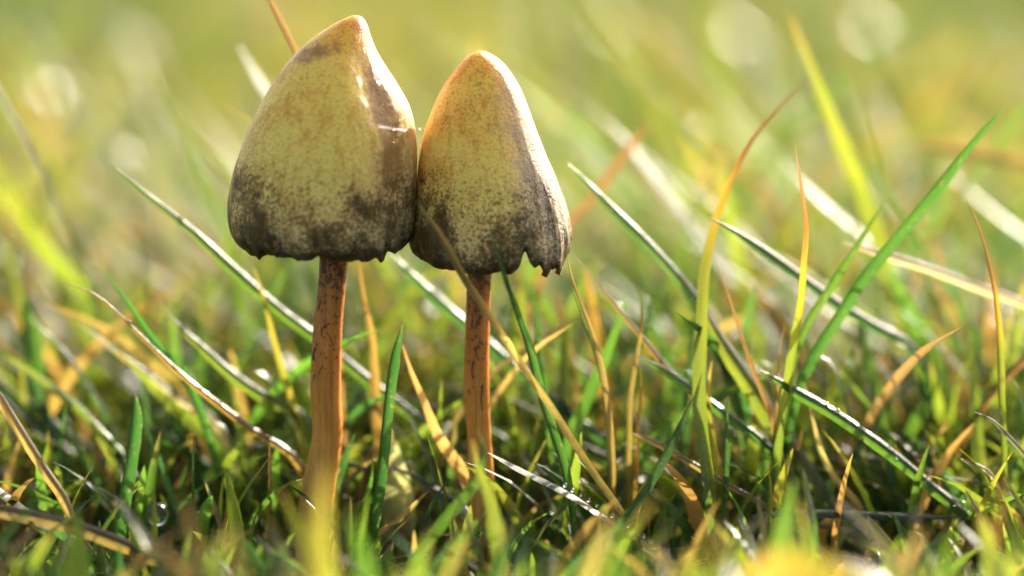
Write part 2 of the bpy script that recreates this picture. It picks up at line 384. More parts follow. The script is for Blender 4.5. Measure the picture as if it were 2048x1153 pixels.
HEROES = [
 (GB, 'long green blade with shining wet upper edge slanting down behind the '+BIG+' stem', GC, 'G', [(215,322),(290,385),(385,460),(480,548),(560,620),(640,680),(730,755),(820,825),(900,885),(985,945)], 25, .9, 1.2, 'g', dict(wet=.55, taper=.3)),
 (DB, 'wavy brown dead blade with thin curling tip, lit white along its lower half', DC, 'O', [(118,563),(190,588),(250,640),(300,690),(370,755),(440,810),(510,862),(590,915)], 20, .2, .5, 'g', dict(wet=.9, taper=.8)),
 (GB, 'thin dark green blade with blunt tip rising behind the wavy brown blade', GC, 'GB', [(202,535),(240,585),(280,640),(320,695),(370,750)], 17, .6, .8, 'c', {}),
 (GB, 'yellow-green blade with brown tip sloping above the wavy brown blade', GC, 'YG', [(315,597),(350,645),(400,690),(460,745),(540,800),(600,830)], 26, .9, 1.0, 'g', dict(wet=.5)),
 (DB, 'pale straw blade with faded tip sloping under the wavy brown blade', DC, 'P', [(152,643),(200,678),(245,712),(300,752),(360,800),(430,842)], 16, 1.3, 1.4, 'g', {}),
 (GB, 'yellow-green blade with knobbly brown edge beneath the pale straw blade', GC, 'YG', [(235,700),(270,735),(320,785),(370,830),(420,870)], 30, 1.0, 1.2, 'l', dict(wet=.5)),
 (GB, 'narrow yellow-green blade standing upright beside the '+BIG+' stem', GC, 'Y', [(508,535),(530,600),(550,680),(575,760),(600,850),(612,910)], 18, 1.0, 1.0, 'l', {}),
 (GB, 'straight dark green blade standing upright between the two mushroom stems', GC, 'GB', [(805,648),(790,700),(780,760),(770,850),(760,950),(745,1060),(738,1140)], 26, -.1, -.3, 'r', dict(wet=.5, taper=.15)),
 (DB, 'tall tan dead blade broadening downward behind the dark green upright blade', DC, 'O', [(712,500),(730,610),(745,680),(750,760),(757,850),(770,930)], 32, 1.0, 1.0, 'c', dict(taper=.9)),
 (DB, 'broad pale straw leaf at the foot of the tall tan dead blade', DC, 'P', [(775,850),(785,910),(795,980),(800,1060),(800,1120)], 66, .7, .5, 'c', dict(taper=.5)),
 (DB, 'tapering orange straw blade leaning toward the '+SML+' stem', DC, 'S', [(805,690),(825,745),(850,800),(880,870),(920,930),(960,990),(1000,1060)], 40, .4, .2, 'l', dict(taper=.75)),
 (GB, 'dark-tipped green blade crossing in front of the '+SML+' cap', GC, 'GB', [(978,450),(1000,530),(1030,620),(1055,690),(1080,790),(1100,850),(1130,950)], 22, -.9, -.5, 'r', {}),
 (DB, 'thin straw stalk crossing in front of the '+SML+' cap and stem', DC, 'S', [(832,402),(880,470),(930,560),(985,640),(1050,740),(1100,810),(1150,890),(1200,965),(1260,1050),(1310,1140)], 15, -1.0, -.6, 'c', dict(taper=.12, wet=.5)),
 (DB, 'thin dark brown stalk hanging down beside the torn cap edge', DC, 'B', [(1130,490),(1145,560),(1175,640),(1200,720),(1215,800),(1222,870),(1225,950)], 13, -.1, .1, 'c', dict(taper=.4)),
 (GB, 'short dark green blade right beside the thin dark brown stalk', GC, 'GB', [(1143,575),(1165,640),(1190,710),(1207,780),(1212,850)], 14, .2, .3, 'r', {}),
 (DB, 'slanting brown stalk starting under the torn cap edge', DC, 'B', [(1143,505),(1190,560),(1240,620),(1290,680),(1330,730),(1395,800)], 14, .6, .6, 'g', dict(wet=.6)),
 (GB, 'blue-green wet blade slanting down from beside the torn cap', GC, 'GB', [(1135,325),(1180,370),(1240,430),(1300,490),(1350,545),(1400,610),(1440,680)], 25, 1.1, .9, 'g', dict(wet=.9, taper=.2)),
 (GB, 'tall hooked blade with long brown tip, orange middle and green base', GC, 'HT', [(1615,160),(1560,215),(1510,275),(1475,340),(1445,410),(1425,480),(1412,550),(1408,620),(1405,700),(1403,780),(1410,880),(1420,950)], 32, 1.4, -.2, 'l', dict(taper=.6)),
 (GB, 'upright blade with thin brown tip, yellow middle and green base', GC, 'HT', [(1590,285),(1598,340),(1608,400),(1614,460),(1610,520),(1605,600),(1590,690),(1575,790),(1565,850)], 22, .1, .1, 'l', dict(taper=.5)),
 (GB, 'dark green blade with bluish white shine sloping away behind the hooked blade', GC, 'GB', [(1418,435),(1470,462),(1530,500),(1600,550),(1680,608),(1750,650),(1830,700)], 24, .5, 1.6, 'g', dict(wet=1., taper=.2)),
 (GB, 'bright green blade with pale tip leaning right, parallel to a longer one', GC, 'G', [(1778,385),(1745,440),(1700,510),(1655,580),(1610,650),(1580,730),(1565,820)], 20, .8, .6, 'r', dict(taper=.25)),
 (GB, 'longest dark green blade leaning far right with straight pointed tip', GC, 'GB', [(2018,205),(1940,290),(1870,380),(1800,465),(1730,550),(1670,640),(1620,720),(1590,790)], 27, .8, .5, 'r', dict(taper=.2)),
 (GB, 'slender upright green blade with brown tip bending left', GC, 'HT', [(1928,388),(1955,450),(1975,520),(1990,600),(1998,700),(2000,800),(2003,850)], 18, .2, .1, 'r', dict(taper=.4)),
 (DB, 'grey-white straw lying across behind the two leaning green blades', DC, 'P', [(1685,485),(1760,505),(1840,530),(1920,560),(2000,590),(2070,620)], 20, 1.0, 1.2, 'g', dict(wet=1., taper=.1)),
 (GB, 'green blade bowing down to the right from a pale blunt tip', GC, 'G', [(1265,710),(1320,735),(1380,775),(1440,820),(1510,870),(1560,920),(1600,990)], 22, .4, .2, 'g', dict(wet=.8, taper=.2)),
 (GB, 'long wet blade with brilliant white shine sloping to the right-hand clump', GC, 'G', [(1520,740),(1590,780),(1660,820),(1740,875),(1800,920),(1860,970),(1930,1030)], 27, .1, .0, 'g', dict(wet=1., taper=.15)),
 (GB, 'green blade lying almost level near the ground', GC, 'GB', [(1930,1036),(1850,1034),(1750,1030),(1650,1026),(1560,1026),(1500,1040)], 20, -.1, -.2, 'u', dict(wet=.8, taper=.2)),
 (GB, 'short straight dark green blade before the shadow-striped leaf', GC, 'GB', [(1455,790),(1452,850),(1450,920),(1447,1000),(1445,1080)], 17, -.2, -.2, 'r', {}),
 (GB, 'broad yellow-green leaf with thin brown tip, striped by shadows', GC, 'Y', [(1424,722),(1418,780),(1420,840),(1428,900),(1440,960)], 34, .3, .3, 'l', dict(taper=.6)),
 (DB, 'jointed tan stalk running down through the grass below the hooked blade', DC, 'S', [(1262,865),(1320,890),(1390,930),(1450,965),(1530,1010),(1600,1060),(1680,1130)], 14, -.1, -.2, 'g', dict(wet=.7, taper=.1)),
 (GB, 'dark green blade leaning left across the jointed tan stalk', GC, 'GB', [(1385,795),(1360,850),(1330,910),(1290,980),(1240,1050),(1190,1110)], 22, -.5, -1.2, 'r', dict(taper=.15)),
 (GB, 'green blade beaded with dew lying low before the mushroom stems', GC, 'GB', [(975,905),(1050,945),(1130,985),(1200,1030),(1270,1075),(1340,1120)], 20, -.7, -.9, 'h', dict(wet=.9, taper=.1)),
 (DB, 'red-brown pointed blade arching toward the yellow-jointed broad blade', DC, 'R', [(1435,530),(1460,600),(1490,690),(1520,770),(1545,830)], 22, .4, .3, 'l', dict(taper=.9)),
 (DB, 'short thin brown stalk standing by the yellow-middled upright blade', DC, 'B', [(1570,648),(1560,700),(1555,770),(1552,840)], 10, .2, .2, 'c', dict(taper=.5)),
 (DB, 'thin wavy brown stalk curling at the top below the blue-green blade', DC, 'B', [(1278,578),(1284,640),(1272,720),(1260,800),(1258,870)], 11, .4, .4, 'c', dict(taper=.3)),
 (DB, 'short orange straw spike beside the thin wavy brown stalk', DC, 'O', [(1281,735),(1282,790),(1277,850)], 15, .3, .3, 'c', dict(taper=.8)),
 (DB, 'tan blade with dark thread-like tip behind the long wet shining blade', DC, 'S', [(1608,762),(1625,830),(1640,890),(1665,945),(1720,1015)], 22, .4, .4, 'l', dict(taper=.9)),
 (GB, 'broad bright green blade running down from the hooked blade to the ground', GC, 'YG', [(1395,600),(1450,690),(1510,780),(1560,860),(1610,930),(1660,1005)], 42, .7, .4, 'g', dict(taper=.25, wet=.4)),
 (GB, 'small pale green stub with pointed tip below the broad bright blade', GC, 'YG', [(1536,930),(1540,980),(1536,1060)], 12, -.3, -.3, 'c', {}),
 (DB, 'thin grey dead blade arching over beside the slender upright blade', DC, 'D', [(1948,824),(1985,840),(2020,875),(2062,930)], 11, -.2, -.2, 'g', dict(taper=.2)),
 (DB, 'short pale broken straw near the foot of the slender upright blade', DC, 'P', [(1922,918),(1950,930),(1985,955)], 15, -.2, -.2, 'g', dict(wet=.9, taper=.1)),
 (DB, 'orange dead blade fragment lying level under the jointed tan stalk', DC, 'O', [(1590,1044),(1640,1050),(1700,1064)], 16, .1, .1, 'u', dict(taper=.1)),
 (DB, 'whitish wet straw pointing up out of the turf below the level green blade', DC, 'P', [(1735,1032),(1760,1065),(1800,1110),(1830,1140)], 20, -.3, -.5, 'g', dict(wet=1., taper=.1)),
 (DB, 'thick brown dead stem lying blurred across the near turf', DC, 'B', [(-40,1012),(80,1036),(170,1060),(250,1090),(330,1125),(420,1158)], 30, -1.4, -1.6, 'g', dict(taper=.02, wet=.5)),
 (DB, 'long tan stalk bending down over the thick brown dead stem', DC, 'S', [(-20,760),(40,860),(90,940),(130,1000),(150,1060),(200,1130)], 22, -.7, -.9, 'g', dict(wet=.6, taper=.1)),
 (GB, 'soft blue-green blade standing upright above the thick brown dead stem', GC, 'GB', [(272,790),(268,850),(258,930),(245,1010),(230,1100),(225,1150)], 30, -.9, -.9, 'r', dict(taper=.1, wet=.7)),
 (GB, 'blurred upright green blade with pale blunt tip', GC, 'G', [(45,585),(58,680),(68,780),(78,880)], 44, 2.2, 2.0, 'r', dict(taper=.2)),
 (GB, 'short green spike carrying the largest dewdrop', GC, 'G', [(313,1050),(302,1090),(285,1130)], 20, 0, -.1, 'r', dict(taper=.4)),
 (GB, 'wet white-edged blade sloping under the long tan stalk', GC, 'G', [(-30,962),(50,1020),(100,1060),(160,1090),(230,1150)], 24, -.6, -.7, 'h', dict(wet=1., taper=.05)),
 (DB, 'short whitish straw beside a pair of thin upright straws', DC, 'P', [(410,962),(424,1000),(440,1045)], 12, 0, -.1, 'g', dict(taper=.3, wet=.6)),
 (GB, 'short thin green straw of the upright pair', GC, 'YG', [(445,960),(444,1000),(441,1045)], 10, 0, 0, 'l', dict(taper=.2)),
 (DB, 'short thin orange straw of the upright pair', DC, 'O', [(468,958),(461,1000),(452,1050)], 11, 0, 0, 'l', dict(taper=.2)),
 (GB, 'out of focus yellow leaf covering the foot of the '+BIG, GC, 'Y', [(655,930),(648,975),(640,1030),(636,1100),(640,1180),(650,1300)], 84, -5.0, -5.4, 'c', dict(taper=.55)),
 (GB, 'out of focus yellow dead leaf low in the nearest turf', GC, 'Y', [(1480,1180),(1540,1145),(1600,1140),(1670,1165),(1730,1240)], 60, -6.2, -6.6, 'c', dict(taper=.1, fold=.2)),
 (DB, 'out of focus wet white blade beside the low yellow leaf', DC, 'P', [(1670,1118),(1730,1140),(1790,1180),(1830,1240)], 50, -4.5, -4.8, 'h', dict(wet=1., taper=.1)),
 (DB, 'blurred red-brown blade standing behind the thin dark brown stalk', DC, 'O', [(1168,535),(1185,620),(1197,720),(1215,830)], 34, 2.0, 2.0, 'c', dict(taper=.3)),
 (DB, 'second blurred brown blade behind the torn cap, paler and slimmer', DC, 'B', [(1105,570),(1125,660),(1145,760),(1150,850)], 24, 2.2, 2.0, 'c', dict(taper=.3)),
 (DB, 'thin brown stalk leaning out behind the top of the '+BIG+' cap', DC, 'B', [(525,-30),(560,40),(580,80),(597,115),(625,200),(650,330),(670,600),(690,900)], 14, 1.0, 1.0, 'c', dict(taper=.05)),
 (GB, 'blurred wet white blade behind the upper edge of the '+BIG+' cap', GC, 'G', [(478,92),(510,145),(545,200),(590,280),(640,400),(680,640)], 40, 3.2, 3.2, 'h', dict(wet=1., taper=.1)),
 (GB, 'blurred wet blade with banded white shine behind the blue-green blade', GC, 'G', [(1215,235),(1300,340),(1385,455),(1470,570),(1560,690),(1640,800)], 26, 4.2, 3.6, 'h', dict(wet=.5, taper=.1)),
 (GB, 'blurred pale blade with white shine behind the upright yellow-middled blade', GC, 'YG', [(1555,310),(1620,380),(1700,450),(1770,510),(1840,600)], 24, 4.0, 3.6, 'h', dict(wet=.42, taper=.15)),
 (GB, 'tall blurred yellow-green blade leaning left over the parallel green blades', GC, 'YG', [(1580,30),(1630,150),(1680,270),(1730,390),(1780,540),(1830,700)], 36, 3.4, 3.0, 'l', dict(taper=.3)),
 (GB, 'blurred upright yellow blade behind the hooked blade', GC, 'YG', [(1438,290),(1450,360),(1465,450),(1490,560),(1520,680)], 32, 4.0, 3.8, 'l', dict(taper=.3)),
 (DB, 'thin blurred brown stalk leaning right behind the blue-green blade', DC, 'B', [(1300,240),(1240,320),(1190,390),(1130,460),(1080,560)], 18, 3.0, 3.0, 'c', dict(taper=.1)),
 (DB, 'blurred brown stem lying level far behind the longest leaning blade', DC, 'B', [(1810,285),(1900,295),(2000,315),(2100,345)], 30, 5.0, 5.0, 'c', dict(taper=.1)),
 (GB, 'blurred pale wet blade behind the tip of the slender upright blade', GC, 'G', [(1880,330),(1950,390),(2010,440),(2080,500)], 24, 5.5, 5.0, 'h', dict(wet=.35, taper=.1)),
 (GB, 'blurred orange-tipped yellow blade sloping down beyond the wavy brown blade', GC, 'YG', [(-20,370),(50,450),(120,530),(200,620),(280,710),(330,760)], 34, 4.6, 4.2, 'l', dict(taper=.2)),
 (GB, 'blurred broad green blade behind the foot of the leaning parallel blades', GC, 'G', [(1770,520),(1830,640),(1870,740),(1900,850)], 55, 2.6, 2.4, 'l', dict(taper=.3)),
 (GB, 'blurred green blade forming a narrow V with its neighbour', GC, 'YG', [(1935,710),(1905,790),(1890,870)], 30, 1.6, 1.6, 'r', dict(taper=.5)),
 (GB, 'blurred yellow-green blade in the right-hand clump', GC, 'YG', [(1860,720),(1885,820),(1900,920)], 34, 1.5, 1.5, 'l', dict(taper=.4)),
 (GB, 'wide green blade seen blurred behind the '+SML+' stem', GC, 'YG', [(1035,545),(1030,640),(1010,760),(1000,860),(1000,930)], 46, 2.0, 1.8, 'r', dict(taper=.2)),
 (GB, 'dark green wet blade slanting behind both stems under the caps', GC, 'GB', [(775,500),(850,575),(930,645),(1010,715),(1090,785),(1150,835),(1230,900)], 24, 1.5, 1.2, 'g', dict(wet=.6, taper=.15)),
 (GB, 'medium green blade leaning right beyond the short dark green blade', GC, 'G', [(1255,590),(1235,660),(1205,740),(1170,820),(1145,880)], 30, .9, .7, 'l', dict(taper=.3)),
 (GB, 'dark green upright blade behind the wavy brown stalk', GC, 'GB', [(1395,590),(1385,680),(1372,780),(1365,880)], 24, 1.2, 1.0, 'r', dict(taper=.2)),
 (GB, 'thin green blade rising close behind the '+SML+' stem', GC, 'GB', [(1062,550),(1068,620),(1075,690),(1085,760)], 14, .9, .9, 'r', dict(taper=.2)),
 (DB, 'short bent brown straw on the ground between the stems', DC, 'S', [(860,980),(830,1010),(795,1045),(765,1065)], 14, -.1, -.1, 'l', dict(taper=.3)),
 (GB, 'small green blade leaning right beside the upright dark green blade', GC, 'G', [(745,905),(742,950),(725,1010),(700,1070)], 14, -.1, 0, 'r', dict(taper=.3)),
 (GB, 'slightly blurred green blade leaning over the foot of the '+SML, GC, 'G', [(955,860),(965,900),(955,950),(920,1000),(870,1060),(815,1140)], 28, -1.3, -1.6, 'r', dict(taper=.3)),
 (GB, 'blurred bright blade standing before the foot of the '+SML, GC, 'YG', [(945,880),(960,940),(985,1000),(1000,1080),(1005,1160)], 40, -1.9, -2.1, 'l', dict(taper=.5)),
]
FRONT = [('G',[(470,1010),(500,1080),(540,1160),(560,1260)],44,'r','beside the yellow leaf'), ('YG',[(560,930),(600,1010),(650,1090),(700,1180)],60,'l','crossing the yellow leaf'), ('G',[(700,985),(722,1060),(740,1150),(745,1250)],60,'c','before the upright dark blade'),
         ('GB',[(1020,1010),(990,1080),(970,1160),(965,1250)],46,'r','before the foot of the smaller mushroom'), ('S',[(1230,985),(1200,1050),(1180,1130),(1175,1230)],60,'l','before the thin straw stalk'), ('YG',[(1370,1000),(1385,1070),(1390,1160),(1392,1240)],70,'c','before the jointed tan stalk'),
         ('G',[(1590,860),(1575,950),(1570,1040),(1580,1150),(1590,1250)],70,'l','before the broad bright blade'), ('S',[(1850,1015),(1800,1080),(1770,1160),(1760,1250)],60,'r','near the wet white blade'), ('YG',[(1960,930),(1985,1020),(2010,1110),(2020,1210)],70,'c','before the right-hand clump'),
         ('S',[(300,1040),(360,1090),(420,1150),(460,1240)],40,'l','before the short upright straws'), ('G',[(100,1050),(112,1100),(118,1170),(120,1260)],44,'c','below the thick brown dead stem'), ('B',[(1290,1040),(1330,1090),(1350,1160),(1355,1240)],60,'c','under the dew-beaded blade'), ('YG',[(860,1020),(845,1080),(835,1150),(835,1240)],50,'l','between the two mushroom feet')]
WORD = {'G': 'green blade', 'YG': 'yellow-green blade', 'S': 'straw blade', 'B': 'brown dead blade', 'GB': 'dark green blade'}
for cc, px, w, f, wh in FRONT:
    px = [(x, q + (100 if w == 70 else 45)) for x, q in px]
    y = random.uniform(-3.0, -5.5)
    d = cc in 'SB'
    HEROES.append((DB if d else GB, 'out of focus ' + WORD[cc] + ' near the lens ' + wh, DC if d else GC, cc, px, w * (1 + y / 40), y, y - .2, f, dict(taper=.45, wet=.3)))
for nm, lab, cat, cc, px, w, y0, y1, f, kw in HEROES:
    hero(nm, lab, cat, cc, px, w, y0, y1, f, **kw)
# ------------------------------------------------------------------ mushrooms
def mushroom_cap(root, org, levels, yc, rim_feats, ridge, stain_shades, mat, depth=.95, rimbase=0.0, seed=0):
    NL, NS = 84, 320
    pts = []
    for py, l, r in levels:
        a, b = P(l, py, yc), P(r, py, yc)
        pts.append(((a.x + b.x) / 2, (b.x - a.x) / 2, (a.z + b.z) / 2))
    arr = np.array(pts)
    s = np.concatenate([[0], np.cumsum(np.linalg.norm(np.diff(arr[:, 1:], axis=0), axis=1))])
    A = []
    # resample with shape preserving cubic in arc length
    m = np.zeros_like(arr); m[1:-1] = (arr[2:] - arr[:-2]) / (s[2:] - s[:-2])[:, None]
    m[0] = (arr[1] - arr[0]) / (s[1] - s[0]); m[-1] = (arr[-1] - arr[-2]) / (s[-1] - s[-2])
    for q in np.linspace(0, s[-1], NL):
        i = min(max(np.searchsorted(s, q) - 1, 0), len(arr) - 2); h = s[i+1] - s[i]; u = (q - s[i]) / h
        A.append((2*u**3-3*u**2+1)*arr[i] + (u**3-2*u**2+u)*h*m[i] + (-2*u**3+3*u**2)*arr[i+1] + (u**3-u**2)*h*m[i+1])
    A = np.array(A)
    ztop, zbot = A[0][2], A[-1][2]
    V, F, H, S, ST = [], [], [], [], []
    for i, (cx, a, z) in enumerate(A):
        t = i / (NL - 1)
        a = max(a, .004)
        hh = (ztop - z) / (ztop - zbot)
        for k in range(NS):
            th = 2 * math.pi * k / NS
            c, sn = math.cos(th), math.sin(th)
            front = max(0, -sn)
            d = .020 * noise.noise((c * 2.2 + seed, sn * 2.2, z * 1.3)) + .006 * noise.noise((c * 9 + seed, sn * 9, z * 5))
            d += (.030 * noise.noise((c * 7 + seed, sn * 7, z * .8 + 4)) + .016 * noise.noise((c * 19 + seed, sn * 19, z * 1.2))) * max(0, hh - .62) / .38
            ang = math.degrees(math.atan2(c, -sn))            # 0 = to the viewer, + = to the right
            d += ridge(ang, hh)
            rr = a * (1 + d * min(1, a / .25))
            x, y = cx + rr * c, yc + rr * depth * sn
            zz = z
            wr = max(0, (t - .60) / .40) ** 1.6
            pxx = 1024 + x * 220
            if sn < .25:
                for fx, fd, fw in rim_feats:
                    zz -= wr * fd / 220 * math.exp(-((pxx - fx) / fw) ** 2) * min(1, (.25 - sn) / .4)
            zz -= wr * (.020 * noise.noise((c * 6 + seed, sn * 6, 1)) + .012 * noise.noise((c * 24 + seed, sn * 24, 7)) + rimbase)
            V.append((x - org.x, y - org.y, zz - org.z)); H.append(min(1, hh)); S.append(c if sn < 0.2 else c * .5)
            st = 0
            for sx, sy, sa, sb, rot, amp in stain_shades:
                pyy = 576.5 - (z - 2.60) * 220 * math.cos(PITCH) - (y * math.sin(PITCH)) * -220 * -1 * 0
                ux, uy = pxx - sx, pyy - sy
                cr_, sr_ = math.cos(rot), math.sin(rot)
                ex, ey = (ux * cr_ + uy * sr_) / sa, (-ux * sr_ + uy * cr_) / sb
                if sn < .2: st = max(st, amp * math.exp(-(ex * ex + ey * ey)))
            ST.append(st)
    for i in range(NL - 1):
        for k in range(NS):
            F.append((i * NS + k, (i + 1) * NS + k, (i + 1) * NS + (k + 1) % NS, i * NS + (k + 1) % NS))
    F.append(tuple(range(NS)))
    me = mesh('cap', V, F)
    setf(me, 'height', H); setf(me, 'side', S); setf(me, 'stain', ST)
    o = link('cap', me, mat, root)
    md = o.modifiers.new('flesh', 'SOLIDIFY'); md.thickness = .05; md.offset = -1
    # gills: thin radial fins under the cap
    gv, gf = [], []
    lv = [i for i in range(NL) if .62 < i / (NL - 1) < .955][::6]
    for g in range(56):
        th = 2 * math.pi * g / 56 + .03
        b0 = len(gv)
        for i in lv:
            cx, a, z = A[i]
            ro = a - .10
            for rad in (max(.16, ro * .35), ro):
                gv.append((cx + rad * math.cos(th) - org.x, yc + rad * depth * math.sin(th) - org.y, z - org.z + .02))
        for i in range(len(lv) - 1):
            gf.append((b0 + 2*i, b0 + 2*i + 1, b0 + 2*i + 3, b0 + 2*i + 2))
    g = link('gills', mesh('gills', gv, gf, False), M_GILL, root); g['kind'] = 'stuff'
    return o, A
def mushroom_stem(root, org, px, y0, y1, seed=0):
    n = len(px)
    c3 = []
    for i, (x, y, w) in enumerate(px):
        yy = y0 + (y1 - y0) * i / (n - 1)
        p = P(x, y, yy); c3.append((p.x, p.y, p.z, w / 440))
    last = c3[-1]; c3.append((last[0], last[1], -.15, last[3] * 1.05))
    A = cr(c3, 90); NS = 48
    V, F, H, AR = [], [], [], []
    for i, (x, y, z, r) in enumerate(A):
        t = i / 89
        for k in range(NS):
            th = 2 * math.pi * k / NS; c, s = math.cos(th), math.sin(th)
            rr = r * (1 + .05 * noise.noise((c * 1.5 + seed, s * 1.5, z * 1.5)) + .035 * noise.noise((c * 5 + seed, s * 5, z * .8)) + .015 * noise.noise((c * 9 + seed, s * 9, z * 8)))
            V.append((x + rr * c - org.x, y + rr * s - org.y, z - org.z)); H.append(t); AR.append(k / NS)
    for i in range(89):
        for k in range(NS):
            F.append((i * NS + k, (i + 1) * NS + k, (i + 1) * NS + (k + 1) % NS, i * NS + (k + 1) % NS))
    me = mesh('stem', V, F); setf(me, 'height', H); setf(me, 'around', AR)
    return link('stem', me, M_STEM, root), A
def tube_mesh(name, pts, r, ns=6, n=None):
    A = cr([tuple(p) for p in pts], n or len(pts) * 4); V, F = [], []
    for i in range(len(A)):
        T = Vector(A[min(i + 1, len(A) - 1)] - A[max(i - 1, 0)]).normalized()
        s = T.orthogonal().normalized(); q = T.cross(s)
        rr = r * (1 - .6 * (i / (len(A) - 1)) ** 3)
        for k in range(ns):
            th = 2 * math.pi * k / ns
            V.append(Vector(A[i]) + s * rr * math.cos(th) + q * rr * math.sin(th))
        if i:
            b = (i - 1) * ns
            F += [(b + k, b + (k + 1) % ns, b + ns + (k + 1) % ns, b + ns + k) for k in range(ns)]
    return mesh(name, V, F)
def empty(name, loc):
    o = bpy.data.objects.new(name, None); C.objects.link(o); o.location = loc
    o.empty_display_size = .3
    return o
def gauss(v, c, w): return math.exp(-((v - c) / w) ** 2)
# the larger one
org1 = P(638, 1120, 0.0); org1.z = 0
m1 = empty('mushroom', org1)
tag(m1, 'larger mushroom with broad ochre cap, pointed leaning tip and dark stained rim', 'mushroom', 'two mushrooms standing cap to cap')
L1 = [(31,708,712),(34,698,722),(42,680,730),(55,657,736),(75,628,742),(100,598,752),(130,571,769),(165,547,792),(205,523,814),(250,501,828),(300,481,833),(350,466,833),(400,457,832),(435,457,829),(458,463,825),(474,474,817),(484,488,806)]
def ridge1(ang, h):
    ang += 10 * noise.noise((h * 4, 7.7, 0)) + 4 * noise.noise((h * 17, 3.7, 0))
    r = .006 * gauss(ang, 16, 16) * gauss(h, .25, .22) - .07 * gauss(ang, 44, 16) * gauss(h, .32, .22)
    r -= .05 * gauss(ang, 62, 14) * gauss(h, .62, .25)
    r += .04 * gauss(ang, 35, 30) * gauss(h, .10, .06)
    r -= .05 * gauss(ang, -15, 35) * gauss(h, .155, .035)
    return r
f1 = [(527, 11, 8), (510, 5, 14), (556, -4, 14), (610, 5, 30), (645, -8, 6), (700, 6, 35), (742, 8, 18), (767, 14, 8), (780, -8, 6), (792, 6, 7)]
mushroom_cap(m1, org1, L1, 0.0, f1, ridge1, [(640,108,56,18,-.3,1.0), (765,190,26,85,-.20,1.15), (785,290,30,90,.0,.95)], M_CAP1, rimbase=.05, seed=2.0)  # damp tip stain, then two wet brown patches that also darken the shaded flank
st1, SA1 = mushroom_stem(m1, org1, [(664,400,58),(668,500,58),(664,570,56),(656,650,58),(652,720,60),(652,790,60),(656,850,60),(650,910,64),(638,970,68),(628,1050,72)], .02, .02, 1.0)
# the smaller one
org2 = P(962, 1120, 0.1); org2.z = 0
m2 = empty('mushroom', org2)
tag(m2, 'smaller mushroom with narrow pale cap whose grey rim is torn into hanging strips', 'mushroom', 'two mushrooms standing cap to cap')
L2 = [(102,960,964),(105,950,975),(113,936,990),(128,920,1008),(150,902,1025),(180,883,1042),(220,864,1058),(265,848,1074),(310,839,1092),(350,835,1110),(390,833,1127),(425,829,1138),(450,823,1143),(470,819,1143),(484,822,1139),(494,830,1130)]
def ridge2(ang, h):
    ang += 9 * noise.noise((h * 3, 1.7, 0)); r = -.022 * gauss(ang, 38, 14) * gauss(h, .60, .35)
    r += .02 * math.sin(math.radians(ang * 9)) * gauss(ang, 65, 22) * max(0, h - .45)
    return r
f2 = [(822, 6, 6), (880, 10, 40), (960, 22, 55), (1024, 16, 16), (1049, -26, 7), (1070, 10, 9), (1092, 36, 10), (1106, 12, 5), (1119, 36, 8), (1135, 5, 10)]
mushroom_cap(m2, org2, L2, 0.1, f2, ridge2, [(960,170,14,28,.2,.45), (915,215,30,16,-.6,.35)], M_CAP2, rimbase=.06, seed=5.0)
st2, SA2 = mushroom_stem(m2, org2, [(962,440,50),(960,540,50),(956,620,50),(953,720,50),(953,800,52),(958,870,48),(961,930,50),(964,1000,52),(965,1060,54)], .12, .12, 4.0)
# dark curled fibres clinging to the larger stem
FIB = [[(662,645),(648,655),(646,668),(654,672)], [(652,660),(664,676),(667,688),(656,684)], [(634,690),(626,706),(629,715),(624,722)], [(650,724),(643,735),(641,746)], [(640,600),(637,618)], [(632,744),(629,760)]]
def stem_front(SA, x, py):
    z = P(x, py, 0).z
    j = int(np.argmin(abs(SA[:, 2] - z))); cx, cy, _, r = SA[j]
    wx = P(x, py, cy).x
    dx = max(-.99, min(.99, (wx - cx) / r))
    return Vector((cx + dx * r, cy - r * math.sqrt(1 - dx * dx) - .008, z))
for f in FIB:
    link('fibre', tube_mesh('fibre', [stem_front(SA1, x, y) - org1 + Vector((random.uniform(-.012, .012), 0, random.uniform(-.015, .015))) for x, y in f], random.uniform(.003, .007)), M_HAIR, st1)
for f in [[(948,720),(944,740),(946,760)], [(952,700),(954,716)], [(966,770),(963,800),(966,822)], [(945,640),(943,660)]]:
    link('fibre', tube_mesh('fibre', [stem_front(SA2, x, y) - org2 for x, y in f], .006), M_HAIR, st2)
# ------------------------------------------------------------------ spider threads with dew beads
def ico(name, r, sub=2, squash=1.0):
    import bmesh
    bm = bmesh.new(); bmesh.ops.create_icosphere(bm, subdivisions=sub, radius=r)
    for v in bm.verts: v.co.z *= squash
    me = bpy.data.meshes.new(name); bm.to_mesh(me); bm.free()
    me.polygons.foreach_set('use_smooth', [True] * len(me.polygons)); me.materials.append(M_DEW)
    return me
BEAD = ico('bead', .010, 2)
def thread(label, a, b, sag, nb):
    t = empty('spider_thread', a); tag(t, label, 'spider thread')
    pts = [Vector((0, 0, 0)).lerp(b - a, i / 8) + Vector((0, 0, -sag * math.sin(math.pi * i / 8))) for i in range(9)]
    link('strand', tube_mesh('strand', pts, .0010, 5, 30), M_SILK, t)
    A = cr([tuple(p) for p in pts], nb)
    for i, q in enumerate(A):
        if random.random() < .15 + .6 * (i > nb * .62): continue
        o = link('bead', BEAD, None, t); o.location = q; s = random.uniform(.6, 1.25); o.scale = (s, s, s)
def cap_front(x, py, yoff): return P(x, py, yoff)
thread('beaded spider thread stretched between the two mushroom caps', P(738, 246, -.68), P(852, 257, -.50), .03, 30)
thread('beaded spider thread hanging down before the thin straw stalk', P(1138, 1045, -1.0), P(1150, 1150, -1.0), .0, 22)
